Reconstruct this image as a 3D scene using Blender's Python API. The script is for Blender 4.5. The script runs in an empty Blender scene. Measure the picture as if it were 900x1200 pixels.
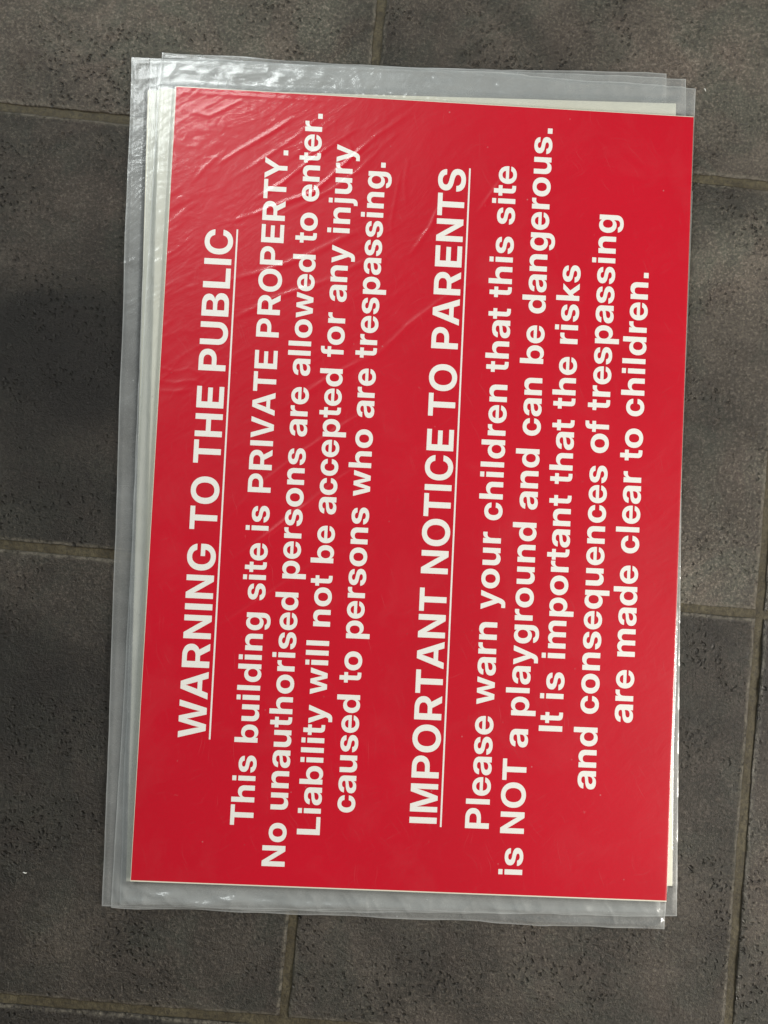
import bpy, math, random
import numpy as np
from mathutils import Matrix, Vector
from mathutils.geometry import delaunay_2d_cdt

sc = bpy.context.scene
COL = sc.collection
R = math.radians

# ------------------------------------------------------------------ camera
def euler_matrix(rx, ry, rz):
    return Matrix.Rotation(rz, 4, 'Z') @ Matrix.Rotation(ry, 4, 'Y') @ Matrix.Rotation(rx, 4, 'X')
cam_data = bpy.data.cameras.new('camera')
cam = bpy.data.objects.new('camera', cam_data); COL.objects.link(cam)
cam.matrix_world = Matrix.Translation((-0.03564, -0.03487, 0.54918)) @ euler_matrix(0.030018, -0.020176, 0.047496)
cam_data.sensor_fit = 'VERTICAL'; cam_data.sensor_height = 36.0
cam_data.lens = 842.94 / 1200 * 36.0
cam_data.clip_start = 0.01; cam_data.clip_end = 50
sc.camera = cam

# ------------------------------------------------------------------ light: a dim room, a window beyond the top left, an added fill lamp low on the right
world = bpy.data.worlds.new('World'); sc.world = world; world.use_nodes = True
bg = world.node_tree.nodes['Background']
bg.inputs[0].default_value = (1.0, 0.97, 0.92, 1); bg.inputs[1].default_value = 0.07

def area(name, loc, target, sx, sy, power, color):
    d = bpy.data.lights.new(name, 'AREA'); d.shape = 'RECTANGLE'; d.size = sx; d.size_y = sy
    d.energy = power; d.color = color
    o = bpy.data.objects.new(name, d); COL.objects.link(o)
    o.location = loc
    o.rotation_euler = (Vector(target) - Vector(loc)).to_track_quat('-Z', 'Y').to_euler()
    return o
area('window_light', (-0.95, 1.62, 1.35), (-0.1, 0.15, 0), 0.95, 1.15, 28, (0.95, 1.0, 0.98))
area('right_fill_light', (1.80, -0.60, 0.95), (0.1, -0.05, 0), 0.6, 0.6, 44, (1.0, 0.95, 0.86))  # added fill that brightens the right side, no known fixture

sc.view_settings.view_transform = 'Standard'; sc.view_settings.look = 'None'
sc.view_settings.exposure = 0.45; sc.view_settings.gamma = 1.0
sc.view_settings.use_curve_mapping = False
sc.render.engine = 'CYCLES'
sc.cycles.use_denoising = True
sc.cycles.transparent_max_bounces = 32
sc.cycles.max_bounces = 10
sc.cycles.caustics_reflective = False; sc.cycles.caustics_refractive = False

# ------------------------------------------------------------------ helpers
rng = np.random.RandomState(7)
def tag(o, label=None, cat=None, group=None, kind=None):
    if label: o['label'] = label
    if cat: o['category'] = cat
    if group: o['group'] = group
    if kind: o['kind'] = kind
    return o
def empty(name, loc=(0, 0, 0)):
    o = bpy.data.objects.new(name, None); COL.objects.link(o); o.location = loc
    o.empty_display_size = 0.02
    return o
def mesh_obj(name, verts, faces, mat, parent=None, smooth=False):
    me = bpy.data.meshes.new(name)
    me.from_pydata([tuple(v) for v in verts], [], faces); me.update()
    if smooth: me.polygons.foreach_set('use_smooth', [True] * len(me.polygons))
    if mat: me.materials.append(mat)
    o = bpy.data.objects.new(name, me); COL.objects.link(o)
    if parent: o.parent = parent
    return o

_tab = rng.rand(257, 257)
def vnoise(x, y, scale, seed=0):
    """smooth value noise in 0..1, scale = cell size"""
    u = np.asarray(x) / scale + 37.3 * seed + 100; v = np.asarray(y) / scale + 17.7 * seed + 100
    i = np.floor(u).astype(int); j = np.floor(v).astype(int)
    fu = u - i; fv = v - j
    fu = fu * fu * (3 - 2 * fu); fv = fv * fv * (3 - 2 * fv)
    a = _tab[i % 256, j % 256]; b = _tab[(i + 1) % 256, j % 256]
    c = _tab[i % 256, (j + 1) % 256]; d = _tab[(i + 1) % 256, (j + 1) % 256]
    return (a * (1 - fu) + b * fu) * (1 - fv) + (c * (1 - fu) + d * fu) * fv
def fbm(x, y, scale, seed=0, octs=4, gain=0.5):
    s = 0; a = 1; t = 0
    for k in range(octs):
        s = s + a * vnoise(x, y, scale / 2 ** k, seed + k * 1.37); t += a; a *= gain
    return s / t

class NT:
    def __init__(self, name):
        self.m = bpy.data.materials.new(name); self.m.use_nodes = True
        self.t = self.m.node_tree; self.t.nodes.clear()
        self.out = self.t.nodes.new('ShaderNodeOutputMaterial')
    def n(self, typ, ins=None, **props):
        nd = self.t.nodes.new(typ)
        for k, v in props.items(): setattr(nd, k, v)
        for k, v in (ins or {}).items():
            if isinstance(v, bpy.types.NodeSocket): self.t.links.new(v, nd.inputs[k])
            else: nd.inputs[k].default_value = v
        return nd
    def noise(self, vec, scale, detail=4, rough=0.5, dist=0.0):
        return self.n('ShaderNodeTexNoise', {'Vector': vec, 'Scale': scale, 'Detail': detail, 'Roughness': rough, 'Distortion': dist}).outputs[0]
    def ramp(self, fac, stops, interp='LINEAR'):
        nd = self.n('ShaderNodeValToRGB', {0: fac}); cr = nd.color_ramp; cr.interpolation = interp
        while len(cr.elements) < len(stops): cr.elements.new(0.5)
        for e, (p, c) in zip(cr.elements, stops):
            e.position = p; e.color = c if len(c) == 4 else (*c, 1)
        return nd.outputs[0]
    def math(self, op, a, b=None, c=None, clamp=False):
        nd = self.n('ShaderNodeMath', operation=op, use_clamp=clamp)
        for k, v in enumerate((a, b, c)):
            if v is None: continue
            if isinstance(v, bpy.types.NodeSocket): self.t.links.new(v, nd.inputs[k])
            else: nd.inputs[k].default_value = v
        return nd.outputs[0]
    def mix(self, fac, a, b, blend='MIX'):
        nd = self.n('ShaderNodeMix', data_type='RGBA', blend_type=blend)
        for k, v in ((0, fac), (6, a), (7, b)):
            if isinstance(v, bpy.types.NodeSocket): self.t.links.new(v, nd.inputs[k])
            else: nd.inputs[k].default_value = v if k == 0 or len(v) == 4 else (*v, 1)
        return nd.outputs[2]
    def mapping(self, vec, scale=(1, 1, 1), rot=(0, 0, 0), loc=(0, 0, 0)):
        return self.n('ShaderNodeMapping', {'Vector': vec, 'Scale': scale, 'Rotation': rot, 'Location': loc}).outputs[0]
    def done(self, shader):
        self.t.links.new(shader, self.out.inputs[0]); return self.m
g3 = lambda v: (v, v, v)

# ------------------------------------------------------------------ materials
def tile_material():
    N = NT('slate_look_tile')
    co = N.n('ShaderNodeTexCoord').outputs['Object']
    rnd = N.n('ShaderNodeObjectInfo').outputs['Random']
    vec = N.n('ShaderNodeVectorMath', {0: co, 1: N.n('ShaderNodeCombineXYZ', {0: N.math('MULTIPLY', rnd, 9.0), 1: N.math('MULTIPLY', rnd, 5.0), 2: 0.0}).outputs[0]}, operation='ADD').outputs[0]
    big = N.noise(vec, 9, 5, 0.6, 0.6)
    mid = N.noise(vec, 38, 6, 0.65, 0.8)
    fine = N.noise(vec, 460, 5, 0.8)
    hue = N.noise(vec, 14, 4, 0.6, 1.2)
    base = N.mix(N.ramp(big, [(0.35, g3(0)), (0.65, g3(1))]), (0.026, 0.0215, 0.0165), (0.066, 0.056, 0.045))
    base = N.mix(N.ramp(hue, [(0.46, g3(0)), (0.60, g3(0.75))]), base, (0.038, 0.040, 0.031))
    base = N.mix(N.ramp(N.noise(N.mapping(vec, loc=(3, 1, 2)), 17, 4, 0.6, 1.0), [(0.48, g3(0)), (0.66, g3(0.42))]), base, (0.060, 0.045, 0.037))
    base = N.mix(N.ramp(mid, [(0.3, g3(0.55)), (0.62, g3(0))]), base, (0.021, 0.018, 0.014))
    base = N.mix(N.ramp(fine, [(0.52, g3(0)), (0.68, g3(0.85))]), base, (0.125, 0.108, 0.088))
    base = N.mix(N.ramp(fine, [(0.34, g3(0.85)), (0.49, g3(0))]), base, (0.016, 0.014, 0.013))
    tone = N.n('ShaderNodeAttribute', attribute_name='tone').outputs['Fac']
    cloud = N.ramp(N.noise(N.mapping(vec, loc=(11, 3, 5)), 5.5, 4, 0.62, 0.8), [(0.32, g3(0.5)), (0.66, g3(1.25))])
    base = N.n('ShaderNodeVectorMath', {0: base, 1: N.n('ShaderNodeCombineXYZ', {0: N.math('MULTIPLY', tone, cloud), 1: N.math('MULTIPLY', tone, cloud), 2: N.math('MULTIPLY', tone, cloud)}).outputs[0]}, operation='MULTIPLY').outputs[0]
    wear = N.math('MULTIPLY', N.n('ShaderNodeAttribute', attribute_name='wear').outputs['Fac'], N.ramp(N.noise(vec, 240, 4, 0.7), [(0.38, g3(0)), (0.62, g3(0.85))]))
    base = N.mix(wear, base, (0.21, 0.19, 0.15))
    # pits: clustered where a coarse mask allows them
    vor = N.n('ShaderNodeTexVoronoi', {'Vector': N.n('ShaderNodeVectorMath', {0: vec, 1: N.n('ShaderNodeVectorMath', {0: N.n('ShaderNodeTexNoise', {'Vector': vec, 'Scale': 120.0, 'Detail': 3.0}).outputs[1], 1: (0.007, 0.007, 0.007)}, operation='MULTIPLY').outputs[0]}, operation='ADD').outputs[0], 'Scale': 215.0, 'Randomness': 1.0}).outputs[0]
    cluster = N.ramp(N.noise(N.mapping(vec, loc=(7, 5, 1)), 13, 3, 0.6, 0.5), [(0.46, g3(0)), (0.62, g3(1))])
    pit = N.math('MULTIPLY', N.ramp(vor, [(0.16, g3(1)), (0.34, g3(0))]), cluster)
    base = N.mix(N.math('MULTIPLY', pit, 0.65), base, (0.012, 0.011, 0.010))
    h = N.math('ADD', N.math('MULTIPLY', mid, 0.6), N.math('MULTIPLY', fine, 0.9))
    h = N.math('ADD', h, N.math('MULTIPLY', N.noise(vec, 130, 6, 0.7, 0.4), 0.75))
    ridged = N.math('ABSOLUTE', N.math('SUBTRACT', N.noise(vec, 26, 5, 0.6, 1.5), 0.5))
    h = N.math('ADD', h, N.math('MULTIPLY', N.ramp(ridged, [(0.0, g3(0)), (0.05, g3(1))]), 0.10))
    h = N.math('SUBTRACT', h, N.math('MULTIPLY', pit, 1.1))
    bump = N.n('ShaderNodeBump', {'Strength': 0.95, 'Distance': 0.0020, 'Height': h}).outputs[0]
    rough = N.ramp(N.noise(vec, 60, 4, 0.6), [(0.3, g3(0.27)), (0.7, g3(0.46))])
    p = N.n('ShaderNodeBsdfPrincipled', {'Base Color': base, 'Roughness': rough, 'Normal': bump, 'Specular IOR Level': 0.38})
    return N.done(p.outputs[0])

def grout_material():
    N = NT('sandy_grout')
    co = N.n('ShaderNodeTexCoord').outputs['Object']
    a = N.noise(co, 60, 6, 0.7); b = N.noise(co, 420, 4, 0.75)
    base = N.mix(N.ramp(a, [(0.35, g3(0)), (0.65, g3(1))]), (0.048, 0.037, 0.018), (0.100, 0.084, 0.048))
    base = N.mix(N.ramp(b, [(0.38, g3(0.85)), (0.56, g3(0))]), base, (0.030, 0.025, 0.016))
    h = N.math('ADD', N.math('MULTIPLY', b, 0.5), N.noise(co, 180, 4, 0.6))
    bump = N.n('ShaderNodeBump', {'Strength': 0.8, 'Distance': 0.0016, 'Height': h}).outputs[0]
    return N.done(N.n('ShaderNodeBsdfPrincipled', {'Base Color': base, 'Roughness': 0.8, 'Normal': bump}).outputs[0])

def board_material():
    N = NT('white_foam_board')
    co = N.n('ShaderNodeTexCoord').outputs['Object']
    a = N.noise(co, 12, 4, 0.6); d = N.noise(co, 260, 2, 0.5)
    base = N.mix(N.ramp(a, [(0.35, g3(0)), (0.7, g3(1))]), (0.87, 0.85, 0.71), (0.81, 0.78, 0.64))
    base = N.mix(N.ramp(d, [(0.74, g3(0)), (0.78, g3(0.7))]), base, (0.3, 0.27, 0.2))
    return N.done(N.n('ShaderNodeBsdfPrincipled', {'Base Color': base, 'Roughness': 0.55}).outputs[0])

def red_material():
    N = NT('red_print')
    co = N.n('ShaderNodeTexCoord').outputs['Object']
    a = N.noise(co, 7, 4, 0.6, 0.4)
    base = N.mix(N.ramp(a, [(0.3, g3(0)), (0.7, g3(1))]), (0.64, 0.002, 0.020), (0.57, 0.003, 0.018))
    b = N.noise(co, 500, 3, 0.6)
    base = N.mix(N.ramp(b, [(0.3, g3(0.12)), (0.6, g3(0))]), base, (0.42, 0.004, 0.015))
    return N.done(N.n('ShaderNodeBsdfPrincipled', {'Base Color': base, 'Roughness': 0.45, 'Specular IOR Level': 0.06}).outputs[0])

def ink_material():
    N = NT('white_print')
    co = N.n('ShaderNodeTexCoord').outputs['Object']
    a = N.noise(co, 900, 3, 0.6)
    base = N.mix(N.ramp(a, [(0.3, g3(1)), (0.6, g3(0))]), (0.95, 0.945, 0.90), (0.90, 0.88, 0.83))
    return N.done(N.n('ShaderNodeBsdfPrincipled', {'Base Color': base, 'Roughness': 0.45}).outputs[0])

def film_material():
    """clear polythene: mostly see-through, a cloudy share given by the mesh (creased, doubled and seamed
    rims are cloudier than the taut front, outer edges carry a painted highlight), plus a tight and a wide gloss"""
    N = NT('clear_plastic_film')
    co = N.n('ShaderNodeTexCoord').outputs['Object']
    cloudy = N.n('ShaderNodeAttribute', attribute_name='cloudiness').outputs['Fac']
    # creases and scuffs
    warp = N.n('ShaderNodeVectorMath', {0: co, 1: N.n('ShaderNodeVectorMath', {0: N.n('ShaderNodeTexNoise', {'Vector': co, 'Scale': 14.0, 'Detail': 2.0}).outputs[1], 1: (0.05, 0.05, 0)}, operation='MULTIPLY').outputs[0]}, operation='ADD').outputs[0]
    along = N.mapping(N.n('ShaderNodeVectorRotate', {'Vector': warp, 'Axis': (0, 0, 1), 'Angle': R(-38)}, rotation_type='AXIS_ANGLE').outputs[0], scale=(18, 130, 1))
    cre = N.n('ShaderNodeTexNoise', {'Vector': along, 'Scale': 1.0, 'Detail': 3.0, 'Roughness': 0.55}).outputs[0]
    small = N.noise(warp, 85, 4, 0.6, 0.8)
    h = N.math('ADD', N.math('MULTIPLY', cre, 0.55), N.math('MULTIPLY', small, 0.35))
    h = N.math('ADD', h, N.math('MULTIPLY', N.noise(co, 330, 2, 0.5), 0.05))
    bump = N.n('ShaderNodeBump', {'Strength': N.math('MULTIPLY_ADD', cloudy, 2.4, 0.40), 'Distance': 0.0009, 'Height': h}).outputs[0]
    # scratches: thin lines in two directions
    def scratches(angle, sc_, seed, lo, hi):
        v = N.n('ShaderNodeVectorRotate', {'Vector': warp, 'Axis': (0, 0, 1), 'Angle': R(angle)}, rotation_type='AXIS_ANGLE').outputs[0]
        s = N.n('ShaderNodeTexNoise', {'Vector': N.mapping(v, scale=sc_, loc=(seed, seed * 2, 0)), 'Scale': 1.0, 'Detail': 1.0}).outputs[0]
        return N.ramp(s, [(lo, g3(0)), (hi, g3(1))])
    scr = N.math('MAXIMUM', scratches(70, (34, 1900, 1), 3, 0.69, 0.76), scratches(-30, (45, 2100, 1), 9, 0.70, 0.78))
    spot = N.ramp(N.noise(co, 130, 4, 0.7), [(0.70, g3(0)), (0.80, g3(1))])
    vo = N.n('ShaderNodeTexVoronoi', {'Vector': co, 'Scale': 95.0, 'Randomness': 1.0})
    speck = N.math('MULTIPLY', N.ramp(vo.outputs[0], [(0.035, g3(1)), (0.075, g3(0))]), N.ramp(N.n('ShaderNodeSeparateColor', {0: vo.outputs[1]}).outputs[0], [(0.72, g3(0)), (0.95, g3(1))]))
    lw = N.n('ShaderNodeLayerWeight', {'Blend': 0.5, 'Normal': bump}).outputs['Facing']
    f = N.math('ADD', N.math('MULTIPLY', N.math('POWER', lw, 4.0), 0.5), 0.047, clamp=True)
    smudge = N.math('MULTIPLY', N.ramp(N.noise(warp, 16, 5, 0.65, 0.6), [(0.5, g3(0)), (0.75, g3(1))]), 0.02)
    haze = N.math('ADD', N.math('ADD', cloudy, smudge), N.math('ADD', N.math('MULTIPLY', scr, 0.055), N.math('ADD', N.math('MULTIPLY', spot, 0.12), N.math('MULTIPLY', speck, 0.25))), clamp=True)
    tr = N.n('ShaderNodeBsdfTransparent', {0: (0.990, 0.993, 0.993, 1)}).outputs[0]
    df = N.n('ShaderNodeBsdfDiffuse', {0: (0.80, 0.83, 0.83, 1), 'Normal': bump}).outputs[0]
    tl = N.n('ShaderNodeBsdfTranslucent', {0: (0.80, 0.83, 0.83, 1)}).outputs[0]
    sc2 = N.n('ShaderNodeMixShader', {0: 0.35, 1: df, 2: tl}).outputs[0]
    body = N.n('ShaderNodeMixShader', {0: haze, 1: tr, 2: sc2}).outputs[0]
    g1 = N.n('ShaderNodeBsdfGlossy', {0: (1, 1, 1, 1), 'Roughness': 0.125, 'Normal': bump}).outputs[0]
    g2 = N.n('ShaderNodeBsdfGlossy', {0: (1, 1, 1, 1), 'Roughness': 0.41, 'Normal': bump}).outputs[0]
    gl = N.n('ShaderNodeMixShader', {0: 0.58, 1: g1, 2: g2}).outputs[0]
    return N.done(N.n('ShaderNodeMixShader', {0: f, 1: body, 2: gl}).outputs[0])

M_TILE = tile_material(); M_GROUT = grout_material(); M_BOARD = board_material()
M_RED = red_material(); M_INK = ink_material(); M_FILM = film_material()

# ------------------------------------------------------------------ floor: grout bed and square tiles
TH, OX, OY, PT = -0.04606, -0.06369, 0.26508, 0.3358
JOINT = 0.0070
floor = mesh_obj('floor', [(-2.2, -2.2, -0.0034), (2.2, -2.2, -0.0034), (2.2, 2.2, -0.0034), (-2.2, 2.2, -0.0034)], [(0, 1, 2, 3)], M_GROUT)
tag(floor, 'dark grey tiled floor with sandy brown grout', kind='structure')
TONE = {(-1, 0): 1.95, (0, 0): 1.75, (-1, -1): 0.72, (0, -1): 2.2, (-1, -2): 0.95, (0, -2): 1.1, (1, -1): 1.8, (1, -2): 1.35, (-1, -3): 0.85, (0, -3): 0.95}   # light put into tile colour: left darker, top and right paler
SHADE_SEED = {(-1, -1): 131.826}  # picked so this tile's colour mimics light fading from top to middle
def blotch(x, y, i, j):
    """soft light and dark clouds in the glaze, one pattern per tile; the seeded one paints in light falloff"""
    n = fbm(x, y, 0.13, SHADE_SEED.get((i, j), 3.3 + i * 2.7 + j * 1.9), 3)
    a = 1.0 if (i, j) in SHADE_SEED else 0.45
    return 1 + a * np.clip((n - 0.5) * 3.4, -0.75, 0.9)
def make_tile(i, j, res):
    """tile whose lower left joint crossing is (i, j); relief is pressed into the clay, so every tile differs"""
    half = (PT - JOINT) / 2
    cx = OX + (i + 0.5) * PT; cy = OY + (j + 0.5) * PT
    c, s = math.cos(TH), math.sin(TH)
    t = np.linspace(-1, 1, res)
    t = np.sign(t) * (1 - (1 - np.abs(t)) ** 1.45)               # denser near the rim
    X, Y = np.meshgrid(t * half, t * half)
    gx = X + cx; gy = Y + cy; sd = (i * 7 + j * 13) * 0.31
    rim = np.minimum(half - np.abs(X), half - np.abs(Y))
    wob = 0.0012 * (fbm(gx, gy, 0.03, 3 + sd, 3) - 0.5) + 0.0011 * (fbm(gx, gy, 0.008, 9 + sd, 2) - 0.5)
    Z = -0.0015 + 0.0012 * (fbm(gx, gy, 0.07, sd, 3) - 0.5) + 0.0019 * (fbm(gx, gy, 0.022, 5 + sd, 4, 0.6) - 0.5)
    rid = np.abs(fbm(gx, gy, 0.06, 11 + sd, 4, 0.55) - 0.5)
    Z -= 0.0005 * np.exp(-(rid / 0.02) ** 2) * (fbm(gx, gy, 0.05, 21 + sd, 2) > 0.5)
    Z -= 0.0014 * np.clip(1 - rim / 0.0035, 0, 1) ** 1.6
    Z = np.clip(Z, -0.0029, -0.0002)
    edge = np.clip(1 - rim / 0.004, 0, 1)
    nx = np.sign(X) * (np.abs(X) > half - 0.004); ny = np.sign(Y) * (np.abs(Y) > half - 0.004)
    X = X + nx * wob * edge; Y = Y + ny * wob * edge
    verts = np.stack([X, Y, Z], -1).reshape(-1, 3)
    n = res
    idx = np.arange(n * n).reshape(n, n)
    faces = np.stack([idx[:-1, :-1], idx[:-1, 1:], idx[1:, 1:], idx[1:, :-1]], -1).reshape(-1, 4)
    ring = np.concatenate([idx[0, :-1], idx[:-1, -1], idx[-1, :0:-1], idx[:0:-1, 0]])
    low = verts[ring].copy(); low[:, 2] = -0.006
    base = len(verts); k = len(ring)
    verts = np.concatenate([verts, low])
    side = [(int(ring[a]), base + a, base + (a + 1) % k, int(ring[(a + 1) % k])) for a in range(k)]
    me = bpy.data.meshes.new('tile')
    me.from_pydata(verts.tolist(), [], faces.tolist() + side); me.update()
    me.polygons.foreach_set('use_smooth', [True] * len(faces) + [False] * k)
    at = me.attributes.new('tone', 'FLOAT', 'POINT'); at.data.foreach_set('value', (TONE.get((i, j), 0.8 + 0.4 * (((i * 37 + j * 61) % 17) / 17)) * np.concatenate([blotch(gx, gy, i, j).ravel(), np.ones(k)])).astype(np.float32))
    wr = np.exp(-((rim - 0.0013) / 0.0011) ** 2).ravel(); wr = np.concatenate([wr, np.zeros(k)])
    at = me.attributes.new('wear', 'FLOAT', 'POINT'); at.data.foreach_set('value', wr.astype(np.float32))
    me.materials.append(M_TILE)
    o = bpy.data.objects.new('tile', me); COL.objects.link(o); o.parent = floor
    o.location = (c * cx - s * cy, s * cx + c * cy, 0); o.rotation_euler = (0, 0, TH)
    return o
for i in range(-4, 5):
    for j in range(-5, 4):
        seen = -2 <= i <= 1 and -3 <= j <= 0
        make_tile(i, j, 110 if seen else 24)

# ------------------------------------------------------------------ the stack: boards and films laid one on another
BOARD_T = 0.0016
def in_rect(X, Y, cx, cy, rot, w, h):
    c, s = math.cos(rot), math.sin(rot)
    u = c * (X - cx) + s * (Y - cy); v = -s * (X - cx) + c * (Y - cy)
    return u, v, np.maximum(np.abs(u) - w / 2, np.abs(v) - h / 2)   # signed distance (negative inside)
GS = 0.0008
gxs = np.arange(-0.27, 0.25, GS); gys = np.arange(-0.37, 0.38, GS)
FX, FY = np.meshgrid(gxs, gys)
support = np.zeros_like(FX) + 0.00015
def sample(F, x, y):
    u = np.clip((x - gxs[0]) / GS, 0, len(gxs) - 1.001); v = np.clip((y - gys[0]) / GS, 0, len(gys) - 1.001)
    i = u.astype(int); j = v.astype(int); fu = u - i; fv = v - j
    return (F[j, i] * (1 - fu) + F[j, i + 1] * fu) * (1 - fv) + (F[j + 1, i] * (1 - fu) + F[j + 1, i + 1] * fu) * fv
def blur(F, n=1):
    for _ in range(n):
        P = np.pad(F, 1, mode='edge')
        F = (P[1:-1, 1:-1] * 2 + P[:-2, 1:-1] + P[2:, 1:-1] + P[1:-1, :-2] + P[1:-1, 2:]) / 6
    return F
def tent(F, slope, n):
    for _ in range(n):
        P = np.pad(F, 1, mode='edge'); d = slope * GS
        F = np.maximum.reduce([F, P[:-2, 1:-1] - d, P[2:, 1:-1] - d, P[1:-1, :-2] - d, P[1:-1, 2:] - d,
                               P[:-2, :-2] - 1.414 * d, P[2:, 2:] - 1.414 * d, P[:-2, 2:] - 1.414 * d, P[2:, :-2] - 1.414 * d])
    return F
def seg_dist(x, y, pts):
    """distance to a polyline (mm in, metres out) and how far along it the nearest point lies, 0..1"""
    P = np.array(pts) / 1000.0; L = np.r_[0, np.cumsum(np.hypot(*(P[1:] - P[:-1]).T))]
    best = np.full(np.shape(x), 9.0); tt = np.zeros(np.shape(x))
    for k in range(len(P) - 1):
        a = P[k]; d = P[k + 1] - a; ll = d @ d
        t = np.clip(((x - a[0]) * d[0] + (y - a[1]) * d[1]) / ll, 0, 1)
        q = np.hypot(x - a[0] - t * d[0], y - a[1] - t * d[1]); m = q < best
        best = np.where(m, q, best); tt = np.where(m, (L[k] + t * (L[k + 1] - L[k])) / L[-1], tt)
    return best, tt

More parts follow.
